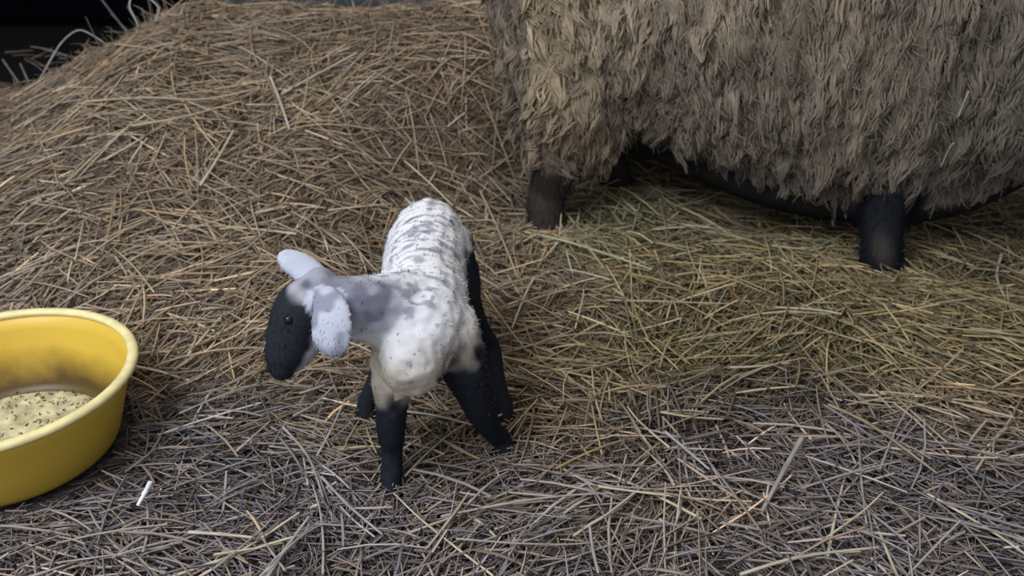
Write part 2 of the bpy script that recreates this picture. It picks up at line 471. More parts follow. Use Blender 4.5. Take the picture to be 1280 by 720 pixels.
stalk("pale stalk slanting up right of the lamb's flank", [(668, 346, .015), (655, 372, .02), (640, 410, .012)], .0022, PALE)
stalk("straight grey stalk sticking up highest against the dark wall", [(165, 48, 0), (146, 24, 0), (126, -2, 0)], .0032, BLU, stand=.004)
stalk("kinked straw arching over the dark at the heap's left edge", [(40, 118, 0), (66, 70, 0), (80, 50, 0), (97, 38, 0), (112, 42, 0), (134, 56, 0)], .0028, BLU, stand=.002)
stalk("bent straw poking up at the photo's top beside the straight grey stalk", [(176, 48, 0), (170, 26, 0), (162, 9, 0), (164, -4, 0)], .0032, BLU, stand=.003)
stalk("straw with a crooked tip at the right end of the dark corner", [(186, 46, 0), (195, 24, 0), (198, 9, 0), (184, -4, 0)], .0032, BLU, stand=.003)
stalk("short grey spike farthest left on the heap's edge", [(24, 104, 0), (14, 90, 0), (3, 74, 0)], .0030, BLU, stand=.003)
stalk("second short grey spike from the heap's left end", [(36, 104, 0), (31, 92, 0), (25, 79, 0)], .0028, BLU, stand=.003)
stalk("flat straw stretched level across the heap's left edge", [(84, 70, 0), (60, 62, 0), (38, 58, 0)], .0030, BLU, stand=.001)
stalk("long pale stalk lying level high on the straw heap", [(108, 127, .02), (180, 122, .024), (255, 124, .024), (325, 110, .02)], .0034, GOLD)
stalk("long pale stalk below the level one on the straw heap", [(160, 158, .02), (225, 147, .024), (300, 127, .02)], .0034, GOLD)
stalk("slanting stalk near the heap's left end below the dark corner", [(30, 157, .015), (62, 136, .02), (100, 110, .015)], .0032, GOLD)
stalk("stiff stalk standing out on the heap above the lamb's head", [(338, 96, .02), (350, 126, .025), (362, 162, .015)], .0032, PALE)
stalk("stalk rising to the right on the heap's upper middle", [(352, 117, .02), (398, 92, .024), (446, 66, .02)], .0032, PALE)
stalk("stalk slanting steeply on the heap right above the lamb's ear", [(250, 232, .015), (272, 198, .022), (292, 163, .015)], .0030, PALE)
stalk("thick pale stalk slanting upright on the grey straw at right", [(1002, 548, .03), (982, 584, .025), (952, 640, .012)], .0036, DULL)
stalk("blue-grey stalk slanting down to the dark damp patch", [(832, 540, .02), (858, 562, .02), (887, 587, .015)], .0026, BLU)
stalk("pale yellow stalk lying level at the damp patch's upper edge", [(826, 515, .018), (862, 521, .02), (904, 524, .016)], .0024, GOLD)
stalk("brown stalk crossing from clean to grey straw at right", [(1036, 506, .02), (1090, 532, .024), (1172, 592, .016)], .0026, BRN)
stalk("bright pale stalk lying level at the bottom left below the bowl", [(236, 665, .02), (280, 668, .02), (318, 672, .016)], .0026, PALE)
stalk("stalk rising over the grey straw at the bottom below the lamb", [(334, 722, .012), (360, 682, .02), (386, 646, .02)], .0026, DULL)
stalk("thin upright stalk at the bottom right of centre", [(748, 716, .012), (741, 686, .03), (737, 657, .04)], .0022, DULL)
stalk("white-tipped stalk at the bottom edge right of centre", [(925, 718, .012), (1000, 696, .02), (1098, 684, .02)], .0024, PALE)
stalk("pale stalk lying behind the lamb's front legs", [(508, 514, .012), (548, 520, .016), (590, 531, .012)], .0022, PALE)
stalk("pale stalk on the grey straw left of the lamb's front hoof", [(294, 565, .014), (316, 546, .02), (338, 526, .016)], .0020, DULL)
stalk("long stalk bent downhill left of the lamb's front leg", [(354, 534, .016), (386, 572, .022), (404, 622, .016)], .0020, DULL)
stalk("long stalk lying in front of the lamb's front hoof", [(402, 596, .016), (436, 632, .022), (478, 668, .016)], .0022, DULL)
stalk("stalk under the lamb's muzzle leaning to the right", [(366, 520, .012), (392, 506, .018), (418, 482, .016)], .0018, DULL)
stalk("tall stalk leaning on grey straw below the lamb's belly", [(396, 570, .012), (415, 535, .03), (432, 498, .04)], .0018, DULL)
stalk("pale stalk standing up at the right edge by the ewe's chest", [(1252, 318, .012), (1246, 345, .02), (1256, 372, .012)], .0028, PALE)
stalk("two-tone straw lying beside the ewe's black front leg", [(965, 307, .014), (1014, 310, .02), (1060, 290, .018)], .0028, GOLD)
stalk("long hay stem lying under the ewe's belly", [(842, 258, .02), (880, 250, .024), (910, 236, .03)], .0030, GREEN, 'hay_stem', 'hay')
stalk("pale stalk lying flat under the ewe's belly", [(850, 280, .016), (890, 285, .018), (938, 291, .014)], .0026, PALE)
# curled white flake
fl = stalk('small bright white flake on the grey straw beside the yellow bowl', [(188, 603, .032), (181, 616, .034), (172, 632, .026)], .0034, (.8, .8, .84), 'flake', 'flake')
fl.data.materials.clear(); fl.data.materials.append(M_FLAKE)

# grey board behind the heap
bo = link('board', box(0, 0, 0, .75, .03, .5, 0, .006), M_GREY, None, label='weathered grey board standing behind the crest of the straw heap', category='board')
bo.location = (-.62, 3.0, .30); bo.rotation_euler = (-.12, 0, .05)

# ------------------------------------------------------------------ yellow feed bowl
def lathe(prof, n=72):
    V = []; F = []
    for (rr, z) in prof:
        for k in range(n):
            a = 2 * math.pi * k / n; V.append((rr * math.cos(a), rr * math.sin(a), z))
    m = len(prof)
    for i in range(m - 1):
        for k in range(n):
            F.append((i * n + k, i * n + (k + 1) % n, (i + 1) * n + (k + 1) % n, (i + 1) * n + k))
    return V, F, n, m
def yellow_mat():
    m = mat('yellow_plastic', (.76, .51, .065), rough=.42, spec=.4, bump=(30, .15, .003))
    nt = m.node_tree; b = nt.nodes['Principled BSDF']
    src = b.inputs['Base Color'].links[0].from_socket
    # old feed caked on the inner wall just above the bottom, patchy
    tc = nt.nodes.new('ShaderNodeTexCoord'); sp = nt.nodes.new('ShaderNodeSeparateXYZ'); nt.links.new(tc.outputs['Object'], sp.inputs[0])
    ns = nt.nodes.new('ShaderNodeTexNoise'); ns.inputs['Scale'].default_value = 14; ns.inputs['Detail'].default_value = 6
    nt.links.new(tc.outputs['Object'], ns.inputs['Vector'])
    ad = nt.nodes.new('ShaderNodeMath'); ad.operation = 'MULTIPLY_ADD'; ad.inputs[1].default_value = -.068
    nt.links.new(ns.outputs['Fac'], ad.inputs[0]); nt.links.new(sp.outputs['Z'], ad.inputs[2])
    mr = nt.nodes.new('ShaderNodeMapRange'); mr.inputs['From Min'].default_value = -.010; mr.inputs['From Max'].default_value = .052
    mr.inputs['To Min'].default_value = .95; mr.inputs['To Max'].default_value = 0
    nt.links.new(ad.outputs[0], mr.inputs['Value'])
    ln = nt.nodes.new('ShaderNodeVectorMath'); ln.operation = 'LENGTH'
    cx = nt.nodes.new('ShaderNodeCombineXYZ'); nt.links.new(sp.outputs['X'], cx.inputs[0]); nt.links.new(sp.outputs['Y'], cx.inputs[1])
    nt.links.new(cx.outputs[0], ln.inputs[0])
    gt = nt.nodes.new('ShaderNodeMapRange'); gt.inputs['From Min'].default_value = .165; gt.inputs['From Max'].default_value = .175
    gt.inputs['To Min'].default_value = 1; gt.inputs['To Max'].default_value = 0
    mul = nt.nodes.new('ShaderNodeMath'); mul.operation = 'MULTIPLY'
    nt.links.new(mr.outputs[0], mul.inputs[0])
    at_ = nt.nodes.new('ShaderNodeAttribute'); at_.attribute_name = 'tint'
    nt.links.new(at_.outputs['Fac'], mul.inputs[1])
    mx = nt.nodes.new('ShaderNodeMix'); mx.data_type = 'RGBA'
    nt.links.new(mul.outputs[0], mx.inputs['Factor']); nt.links.new(src, mx.inputs['A']); mx.inputs['B'].default_value = (.07, .042, .014, 1)
    nt.links.new(mx.outputs['Result'], b.inputs['Base Color'])
    return m
M_YEL = yellow_mat()
M_RIM = mat('rim_plastic', (.86, .74, .36), rough=.4, spec=.4, noise=(40, .85, 1.1))
M_SILT = mat('feed_silt', (.62, .55, .33), rough=.9, noise=(45, .45, 1.2), bump=(90, .4, .004))
prof = [(.0, .0), (.10, .0), (.146, .001), (.154, .006), (.158, .014), (.172, .06), (.187, .108), (.195, .132), (.191, .132),
        (.183, .108), (.169, .06), (.1535, .018), (.147, .009), (.135, .006), (.07, .005), (.0, .005)]
V, F, n_, m_ = lathe(prof)
cc = np.zeros((len(V), 3)); cc[9 * n_:] = 1.0
z0 = float(height(*BOWL)) + .004
bowl = link('feed_bowl', mesh_np('feed_bowl', V, F, cc), M_YEL, None, label='round yellow plastic feed bowl on the straw, cut by the left edge', category='bowl')
bowl.location = (BOWL[0], BOWL[1], z0); bowl.rotation_euler = (.0, .02, .3)
rp = [(.1965 + .0085 * math.cos(a), .134 + .0065 * math.sin(a)) for a in np.linspace(-.3, 2 * math.pi - .3, 14)]
V, F, _, _ = lathe(rp)
link('rim', mesh_np('rim', V, F), M_RIM, bowl, label='pale rolled rim')
sl = [(.0, .011), (.09, .0105), (.125, .010), (.140, .0085), (.143, .006)]
V, F, _, _ = lathe(sl)
V = np.array(V); V[:, 2] += (noise2(V[:, 0] * 40, V[:, 1] * 40) - .5) * .003
link('feed_dust', mesh_np('feed_dust', V, F), M_SILT, bowl, kind='stuff', label='pale layer of damp feed dust on the bottom')
# dark crumbs left in the dust
rr = np.random.default_rng(5); n = 420
rad = .14 * np.sqrt(rr.random(n)); rad = np.where(rr.random(n) < .4, rr.uniform(.10, .145, n), rad); a = rr.uniform(0, 6.28, n)
P = np.c_[rad * np.cos(a), rad * np.sin(a), np.full(n, .0115)]
D = rr.normal(size=(n, 3)); D[:, 2] *= .15; D /= np.linalg.norm(D, axis=1)[:, None]
ccol = np.array([.10, .07, .035]) * rr.uniform(.4, 1.6, (n, 1))
cr = link('feed_crumbs', mesh_np('feed_crumbs', *strands(P, D, D, rr.uniform(.003, .008, n), rr.uniform(.0006, .0015, n), ccol, ccol, rings=3, seed=6, taper=.5)), M_STRAW, None,
          kind='stuff', label='dark feed crumbs scattered over the bottom of the yellow bowl', category='feed')
cr.location = bowl.location; cr.rotation_euler = bowl.rotation_euler

# ------------------------------------------------------------------ lamb
def g(x, y, dz=0.0): return float(height(x, y)) + dz
(f1, f2, h1, h2) = foot_spots['lamb']
Pp = []
# trunk: rump to chest
Pp.append(tube([(-.142, 1.345, .255, .040, .050), (-.141, 1.31, .257, .059, .064), (-.139, 1.25, .253, .064, .071), (-.136, 1.16, .247, .065, .075),
                (-.130, 1.07, .243, .066, .080), (-.130, 1.01, .238, .064, .076), (-.136, .965, .226, .046, .056)]))
# neck and head
poll = np.array([-.262, .985, .322]); nose = np.array([-.305, .940, .246])
ax = (nose - poll) / np.linalg.norm(nose - poll)
Dv = np.array([-1., -.15, .25]); Dv -= ax * Dv.dot(ax); Dv /= np.linalg.norm(Dv)
Lv = np.cross(ax, Dv); Lv *= -1 if Lv[1] > 0 else 1          # towards the photographer
Pp.append(tube([(-.135, 1.04, .262, .052, .062), (-.165, 1.005, .278, .046, .056), (-.205, .985, .296, .038, .046), (-.245, .982, .306, .034, .036)]))
def hp(a, d, l): return tuple(poll + ax * a + Dv * d + Lv * l)
S = [(-.010, -.002, .026, .024), (.014, .000, .037, .038), (.040, .001, .037, .040), (.066, .000, .031, .035), (.086, -.002, .027, .030), (.102, -.004, .023, .025), (.111, -.006, .017, .018)]
Pp.append(tube([(*hp(a, d, 0), sr, ur) for a, d, sr, ur in S], up=tuple(Dv), n=20))
Pp.append(tube([(*hp(.03, -.022, 0), .028, .026), (*hp(.063, -.024, 0), .022, .019), (*hp(.095, -.020, 0), .015, .013)], up=tuple(Dv)))   # jaw
# ears
e0 = un(404, 368, depth(poll) - .035); e1 = un(414, 400, depth(poll) - .058); e2 = un(414, 430, depth(poll) - .056); e3 = un(412, 441, depth(poll) - .05)
Pp.append(tube([(*e0, .017, .009), (*un(411, 383, depth(poll) - .05), .025, .007), (*e1, .028, .006), (*e2, .0245, .006), (*e3, .016, .005)], up=tuple(-CF), n=16))
k0 = un(400, 352, depth(poll) + .018); k1 = un(378, 334, depth(poll) + .03); k2 = un(361, 324, depth(poll) + .034); k3 = un(354, 319, depth(poll) + .034)
Pp.append(tube([(*k0, .020, .013), (*k1, .022, .010), (*k2, .019, .008), (*k3, .013, .007)], up=tuple(-CF * .8 + CU * .6), n=16))
# front legs
Pp.append(tube([(-.160, 1.025, .235, .040, .046), (-.168, 1.00, .185, .033, .036), (-.173, .985, .135, .0235, .025), (-.175, .978, .100, .0215, .0225), (-.176, .978, .060, .0160, .0170),
                (f1[0] + .001, f1[1] + .010, g(*f1, .028), .0165, .0175), (f1[0], f1[1] - .004, g(*f1, .004), .0165, .0195)], up=(0, 1, 0)))
Pp.append(tube([(-.090, 1.035, .235, .042, .046), (-.070, 1.015, .188, .036, .039), (-.054, 1.010, .140, .0275, .029), (-.045, 1.013, .104, .0230, .0240), (-.032, 1.026, .062, .0170, .0175),
                (f2[0] - .004, f2[1] + .004, g(*f2, .028), .0165, .0170), (f2[0] + .002, f2[1] - .010, g(*f2, .004), .0160, .0190)], up=(0, 1, 0)))
# hind legs: stifle forward, hock back
for sx, (fx, fy), hipx, stx, hkx in ((-1, h1, -.178, -.196, -.222), (1, h2, -.104, -.078, -.036)):
    gz = g(fx, fy)
    Pp.append(tube([(hipx, 1.30, .245, .036, .050), ((hipx + stx) / 2, 1.265, .205, .034, .044), (stx, 1.225, .170, .028, .034), ((stx + hkx) / 2, 1.225, .125 + gz * .5, .020, .023),
                    (hkx, 1.232, .088 + gz, .0165, .019), ((hkx + fx) / 2, 1.19, .048 + gz, .0135, .0145), (fx, fy + .012, .022 + gz, .0155, .016), (fx, fy - .004, .004 + gz, .0155, .018)], up=(0, 1, 0)))
Pp.append(tube([(-.142, 1.37, .275, .014, .014), (-.145, 1.395, .235, .012, .012), (-.147, 1.40, .185, .009, .009)]))           # tail
lm = fuse('lamb', Pp, .0042, 4)
X = coords(lm)
hd = (X - poll) @ ax; dd = (X - poll) @ Dv; ll = (X - poll) @ Lv
def near_path(X, pts):
    d = np.full(len(X), 9.0)
    for a, b in zip(pts[:-1], pts[1:]):
        a = np.array(a); b = np.array(b); t = np.clip(((X - a) @ (b - a)) / ((b - a) @ (b - a)), 0, 1)
        d = np.minimum(d, np.linalg.norm(X - a - t[:, None] * (b - a), axis=1))
    return d
nz = noise3(X * 60); nz2 = noise3(X * 150 + 9); nz3 = noise3(X * np.array([45, 150, 60]) + 3)
white = np.array([.80, .79, .81]); cream = np.array([.60, .51, .38]); black = np.array([.015, .0175, .023]); grey = np.array([.16, .16, .205]); pale = np.array([.50, .515, .60])
col = np.repeat(white[None], len(X), 0)
def blend(c, m):
    global col
    m = np.clip(m, 0, 1)
    col = col * (1 - m[:, None]) + np.asarray(c) * m[:, None]
blend(cream, sstep(.29, .21, X[:, 2]) * (X[:, 1] < 1.10) * .9)
# grey flecks and cross wrinkles of the tight birth coat along the back
stripe = sstep(.62, .76, nz3) * sstep(.275, .305, X[:, 2]) * (X[:, 1] > .98) * sstep(-.07, -.10, X[:, 0])
blend([.22, .22, .27], stripe * .72)
blend([.10, .10, .13], sstep(.76, .84, nz2) * .6 * (X[:, 1] > .96))
blend([.16, .15, .17], sstep(.78, .86, nz) * .6)
# grey neck and shoulder patch
blend(grey, np.exp(-(np.linalg.norm(X - np.array([-.180, .955, .325]), axis=1) / .050) ** 2) * 1.0 * (.55 + nz))
blend(grey, np.exp(-(np.linalg.norm(X - np.array([-.228, .965, .335]), axis=1) / .042) ** 2) * .95 * (.5 + nz))
# legs black, fading in above the knees
leg_x = np.where(X[:, 0] > -.13, sstep(.245, .195, X[:, 2] + (nz - .5) * .05 - .35 * np.clip(X[:, 0] + .075, 0, .05)), sstep(.185, .135, X[:, 2] + (nz - .5) * .04))
front = (X[:, 1] < 1.12)
belly = (np.abs(X[:, 0] + .132) < .030) & (X[:, 2] > .16)
blend(black + .004 * (nz2 > .6)[:, None], np.where(front, leg_x, 0) * (1 - belly) * (X[:, 0] > -.205))
hl = np.where(X[:, 0] > -.132, sstep(.278, .232, X[:, 2] + (nz - .5) * .04) * sstep(-.088, -.074, X[:, 0]), sstep(.21, .16, X[:, 2] + (nz - .5) * .04))
hl = np.maximum(hl, sstep(.17, .13, X[:, 2]))
blend(black, np.where(~front, hl, 0))
# head: black face, mottled grey poll, pale muzzle underside
headm = (near_path(X, [hp(-.01, 0, 0), hp(.06, 0, 0), hp(.13, 0, 0)]) < .062) & (hd > -.05) & (X[:, 0] < -.215)
face = sstep(-.006, .028, hd + (nz - .5) * .03 + .25 * np.clip(dd, -.03, .05)) * headm
face = face * sstep(-.028, -.010, dd + hd * .10 + (nz - .5) * .012)
blend(grey * 1.3, headm * (1 - face) * .65 * sstep(.05, .0, hd))
blend([.022, .025, .031], face)
blend([.30, .25, .22], np.exp(-(np.linalg.norm(X - np.array([-.137, .945, .262]), axis=1) / .011) ** 2) * .9 + np.exp(-(np.linalg.norm(X - np.array([-.118, .955, .235]), axis=1) / .008) ** 2) * .6)
blend([.30, .30, .33], headm * (1 - face) * sstep(.03, .06, hd) * .8)
ear1 = near_path(X, [un(407, 375, depth(poll) - .044), e1, e2, e3]) < .030
ear1 &= (X - e0) @ CF < .012
ear2 = (near_path(X, [k1, k2, k3]) < .026)
blend(pale, ear1 * (.72 + .28 * nz)); blend(grey, ear1 * sstep(.58, .75, nz) * .7)
blend(pale * .95, ear2 * .9)
set_col(lm, np.clip(col, 0, 1))
N = normals(lm)
woolly = (~headm) & (X[:, 2] > .11) & ~ear1 & ~ear2
disp = ((noise3(X * np.array([55, 120, 70]) + 4) - .5) * .005 + (nz2 - .5) * .0018) * woolly * sstep(.13, .2, X[:, 2])
lm.vertices.foreach_set('co', (X + N * disp[:, None]).astype(np.float32).ravel()); lm.update()
base = np.array([-.13, 1.1, 0.])
def shift(me, b):
    c = coords(me) - b; me.vertices.foreach_set('co', c.astype(np.float32).ravel()); me.update()
# wool
wt = np.where(woolly, sstep(.10, .17, X[:, 2]), .0) + .0
P, Nn, Cc = scatter(lm, 26000, wt + 1e-9, col, 41)
rr = np.random.default_rng(42)
fk = sstep(.66, .75, noise3(P * np.array([110, 200, 140]) + 5)) * sstep(.2, .25, P[:, 2]) * (.35 + .65 * sstep(.27, .30, P[:, 2]))
Cc = Cc * (1 - .8 * fk)[:, None]
along = np.array([0., .55, -.35])
D0 = Nn * .35 + along + rr.normal(0, .35, P.shape); D0 /= np.linalg.norm(D0, axis=1)[:, None]
D1 = along - Nn * .25 + rr.normal(0, .6, P.shape)
lw = strands(P - Nn * .001, D0, D1, rr.uniform(.004, .008, len(P)), rr.uniform(.0005, .0011, len(P)), np.clip(Cc * rr.uniform(.85, 1.05, (len(P), 1)), 0, 1), np.clip(Cc, 0, 1), rings=3, seed=43, taper=.4)
# short hair of face, ears and legs
wt2 = np.where(woolly & (X[:, 2] > .17), 0, 1.0)
P, Nn, Cc = scatter(lm, 9000, wt2 + 1e-9, col, 44)
flow_ = np.where(P[:, 2:3] < .19, np.array([[0, 0, -1.]]), ax[None])
D0 = Nn * .45 + flow_ + rr.normal(0, .25, P.shape); D0 /= np.linalg.norm(D0, axis=1)[:, None]
lf = strands(P - Nn * .0005, D0, flow_ + rr.normal(0, .2, P.shape), rr.uniform(.003, .006, len(P)), rr.uniform(.0003, .0006, len(P)), Cc, Cc * 1.15, rings=3, seed=45, taper=.3)
shift(lm, base)
lamb = link('lamb', lm, M_COAT, None, label='newborn white lamb with black face and legs standing with its head turned and lowered', category='lamb')
lamb.location = base
me_ = mesh_np('wool', *lw); shift(me_, base); link('wool', me_, M_WOOL, lamb, kind='stuff', label='short tight curled white coat flecked with grey')
me_ = mesh_np('short_hair', *lf); shift(me_, base); link('short_hair', me_, M_COAT, lamb, kind='stuff')
def ball(c, r_, sq=(1, 1, 1), n=16, m=10):
    V = []; F = []
    for i in range(m + 1):
        t = math.pi * i / m
        for k in range(n):
            a = 2 * math.pi * k / n
            V.append((c[0] + r_ * sq[0] * math.sin(t) * math.cos(a), c[1] + r_ * sq[1] * math.sin(t) * math.sin(a), c[2] + r_ * sq[2] * math.cos(t)))
    for i in range(m):
        for k in range(n): F.append((i * n + k, (i + 1) * n + k, (i + 1) * n + (k + 1) % n, i * n + (k + 1) % n))
    return V, F
for s in (1, -1):
    c = np.array(hp(.046, .014, s * .0300)) - base
    V, F = ball(c, .0070); link('eye', mesh_np('eye', V, F), M_EYE, lamb, label='glossy dark eye')
V, F = ball(np.array(hp(.112, .002, 0)) - base, .012, (1.0, 1.1, .8)); link('nose', mesh_np('nose', V, F), M_HOOF, lamb, label='dark bare nose')
for s in (1, -1):
    V, F = ball(np.array(hp(.119, .006, s * .006)) - base, .003); link('nostril', mesh_np('nostril', V, F), M_EYE, lamb)
def hoof_mesh(x, y, z, s, yaw):
    """two cloven toes"""
    V = []; F = []
    for sd in (-1, 1):
        v, f = tube([(sd * .48 * s, .25 * s, .75 * s, .42 * s, .50 * s), (sd * .50 * s, -.05 * s, .42 * s, .46 * s, .62 * s), (sd * .50 * s, -.35 * s, .20 * s, .44 * s, .60 * s)], up=(0, 1, 0), n=10, sub=3)
        o = len(V); V += v; F += [tuple(i + o for i in q) for q in f]
    ca, sa = math.cos(yaw), math.sin(yaw)
    V = [(p[0] * ca - p[1] * sa + x, p[0] * sa + p[1] * ca + y, p[2] + z) for p in V]
    me = bpy.data.meshes.new('hoof'); me.from_pydata(V, [], F); me.update()
    me.polygons.foreach_set('use_smooth', np.ones(len(F), bool)); return me
for (fx, fy), yw in zip((f1, f2, h1, h2), (.1, .45, -.3, .4)):
    link('hoof', hoof_mesh(fx - base[0], fy - .006 - base[1], g(fx, fy) - .002, .017, yw), M_HOOF, lamb)

# ------------------------------------------------------------------ ewe (tail at the left, head out of frame at the right)
(a1, a2, b1, b2) = foot_spots['ewe']
E = []
E.append(tube([(.062, 2.0, .54, .11, .15), (.13, 1.985, .52, .19, .235), (.22, 1.96, .52, .225, .262), (.4, 1.93, .510, .250, .285), (.6, 1.89, .480, .258, .325),
               (.8, 1.855, .455, .252, .335), (.95, 1.83, .455, .232, .320), (1.08, 1.81, .55, .18, .22), (1.17, 1.80, .62, .12, .16)], n=32))
E.append(tube([(1.08, 1.81, .60, .13, .17), (1.2, 1.79, .72, .11, .13), (1.28, 1.78, .82, .095, .11)], n=24))                        # neck
HB = np.array([1.27, 1.775, .885]); ha = np.array([.86, -.12, -.5]); ha /= np.linalg.norm(ha)
hs = [(-.05, .062, .066), (.02, .075, .085), (.08, .070, .085), (.14, .056, .068), (.19, .046, .052), (.225, .038, .040), (.24, .025, .026)]
E.append(tube([(*(HB + ha * a), s_, u_) for a, s_, u_ in hs], n=20))
for sd in (-1, 1):
    b = HB + np.array([-.02, sd * .06, .03])
    E.append(tube([(*b, .02, .016), (*(b + np.array([-.02, sd * .06, .005])), .034, .011), (*(b + np.array([-.035, sd * .12, -.025])), .022, .009)], up=(1, 0, .3), n=12))
# near hind: woolly thigh, hock, shank
def leg(rows): E.append(tube(rows, up=(0, 1, 0), n=18))
ga, gb, gc, gd = [g(*q) for q in (a1, a2, b1, b2)]
leg([(.13, 1.905, .50, .15, .105), (.135, 1.86, .38, .135, .10), (.13, 1.835, .27, .110, .085), (.10, 1.845, .185, .060, .058), (.085, 1.86, .12, .046, .046), (a1[0], a1[1], .06 + ga, .043, .044), (a1[0] + .01, a1[1] - .005, .01 + ga, .047, .05)])
leg([(.20, 2.08, .48, .14, .10), (.25, 2.09, .34, .11, .085), (.25, 2.10, .22, .065, .06), (.25, 2.11, .13, .043, .043), (b1[0], b1[1], .06 + gc, .040, .040), (b1[0] + .01, b1[1], .01 + gc, .044, .046)])
leg([(.88, 1.75, .46, .115, .085), (.86, 1.735, .33, .090, .075), (.83, 1.73, .23, .056, .056), (.808, 1.69, .14, .046, .046), (a2[0], a2[1], .06 + gb, .042, .043), (a2[0] + .005, a2[1] - .005, .01 + gb, .046, .05)])
leg([(.92, 1.93, .44, .10, .085), (.90, 1.96, .30, .075, .065), (.895, 1.975, .19, .046, .046), (b2[0], b2[1], .10 + gd, .04, .04), (b2[0], b2[1], .05 + gd, .038, .038), (b2[0] + .005, b2[1], .01 + gd, .042, .046)])
# tail hanging at the left, udder under the flank
E.append(tube([(.07, 1.96, .68, .05, .06), (.030, 1.93, .60, .046, .052), (.018, 1.905, .48, .042, .046), (.022, 1.885, .36, .034, .036), (.03, 1.875, .27, .018, .018)], up=(0, 1, 0), n=16))
E.append(tube([(.32, 1.95, .31, .10, .09), (.31, 1.945, .24, .085, .075), (.31, 1.94, .20, .04, .035)], up=(0, 1, 0), n=18))
BELLY_SHADE = [(.34, 1.95, .25), (.6, 1.87, .165), (.8, 1.83, .135), (.97, 1.80, .155), (1.12, 1.79, .21)]
E.append(tube([(*p, a, b) for p, a, b in zip(BELLY_SHADE, (.09, .11, .115, .11, .07), (.07, .075, .07, .065, .05))], n=18))     # added dark strip standing in for the shade under the belly
em = fuse('ewe', E, .011, 4)
X = coords(em); N = normals(em)
legm = np.zeros(len(X))
for pts, rad in (([(.10, 1.845, .17), (.085, 1.86, .12), (*a1, .0)], .085), ([(.25, 2.10, .22), (*b1, 0)], .085), ([(.835, 1.73, .22), (*a2, 0)], .085), ([(.895, 1.975, .19), (*b2, 0)], .075)):
    legm = np.maximum(legm, sstep(rad, rad - .025, near_path(X, pts)))
legm *= sstep(.235, .185, X[:, 2])
ud_shade = sstep(.125, .10, near_path(X, [(.32, 1.95, .29), (.31, 1.94, .18)])) * sstep(.30, .26, X[:, 2])
thr = np.interp(X[:, 0], [.34, .6, .8, .95, 1.12], [.245, .175, .140, .155, .21])
ud_shade = np.maximum(ud_shade, sstep(thr + .015, thr - .012, X[:, 2]) * (near_path(X, BELLY_SHADE) < .13))  # udder mask joined with the painted band of belly shade
headm = sstep(1.20, 1.26, X[:, 0] - .3 * (X[:, 2] - .82)) * (X[:, 2] > .6)
tail = sstep(.045, .025, X[:, 0]) * sstep(.66, .60, X[:, 2]) * (X[:, 2] < .62)
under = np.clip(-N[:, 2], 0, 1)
q1 = noise3(X * 9); q2 = noise3(X * np.array([26, 26, 14])); q3 = noise3(X * 60)
fleece_c = np.array([.34, .29, .225]); yel = np.array([.43, .36, .245]); gry = np.array([.225, .20, .165]); brown = np.array([.20, .15, .12])
col = np.repeat(fleece_c[None], len(X), 0)
blend(yel, sstep(.34, .05, X[:, 0]) * .8)
blend(gry, sstep(.55, .95, X[:, 0]) * .85)
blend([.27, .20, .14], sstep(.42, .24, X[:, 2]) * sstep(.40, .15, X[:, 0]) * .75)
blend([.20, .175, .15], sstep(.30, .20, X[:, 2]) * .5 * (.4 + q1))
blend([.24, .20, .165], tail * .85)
blend([.045, .04, .036], sstep(.55, .9, under) * sstep(.36, .28, X[:, 2]) * (X[:, 0] > .2) * .9)  # underside shade painted into the downward-facing fleece
blend([.018, .017, .018], ud_shade)
col = col * (.82 + .4 * q1)[:, None] * (.85 + .3 * q3)[:, None]
blend([.014, .016, .021], np.where(X[:, 0] < .5, 0, legm))
blend([.050, .044, .042], np.where(X[:, 0] < .5, legm, 0))
blend([.014, .014, .016], headm)
col = np.clip(col * np.array([.98, .915, .83]), 0, 1)
fl_m = np.clip(1 - legm - ud_shade - headm, 0, 1)
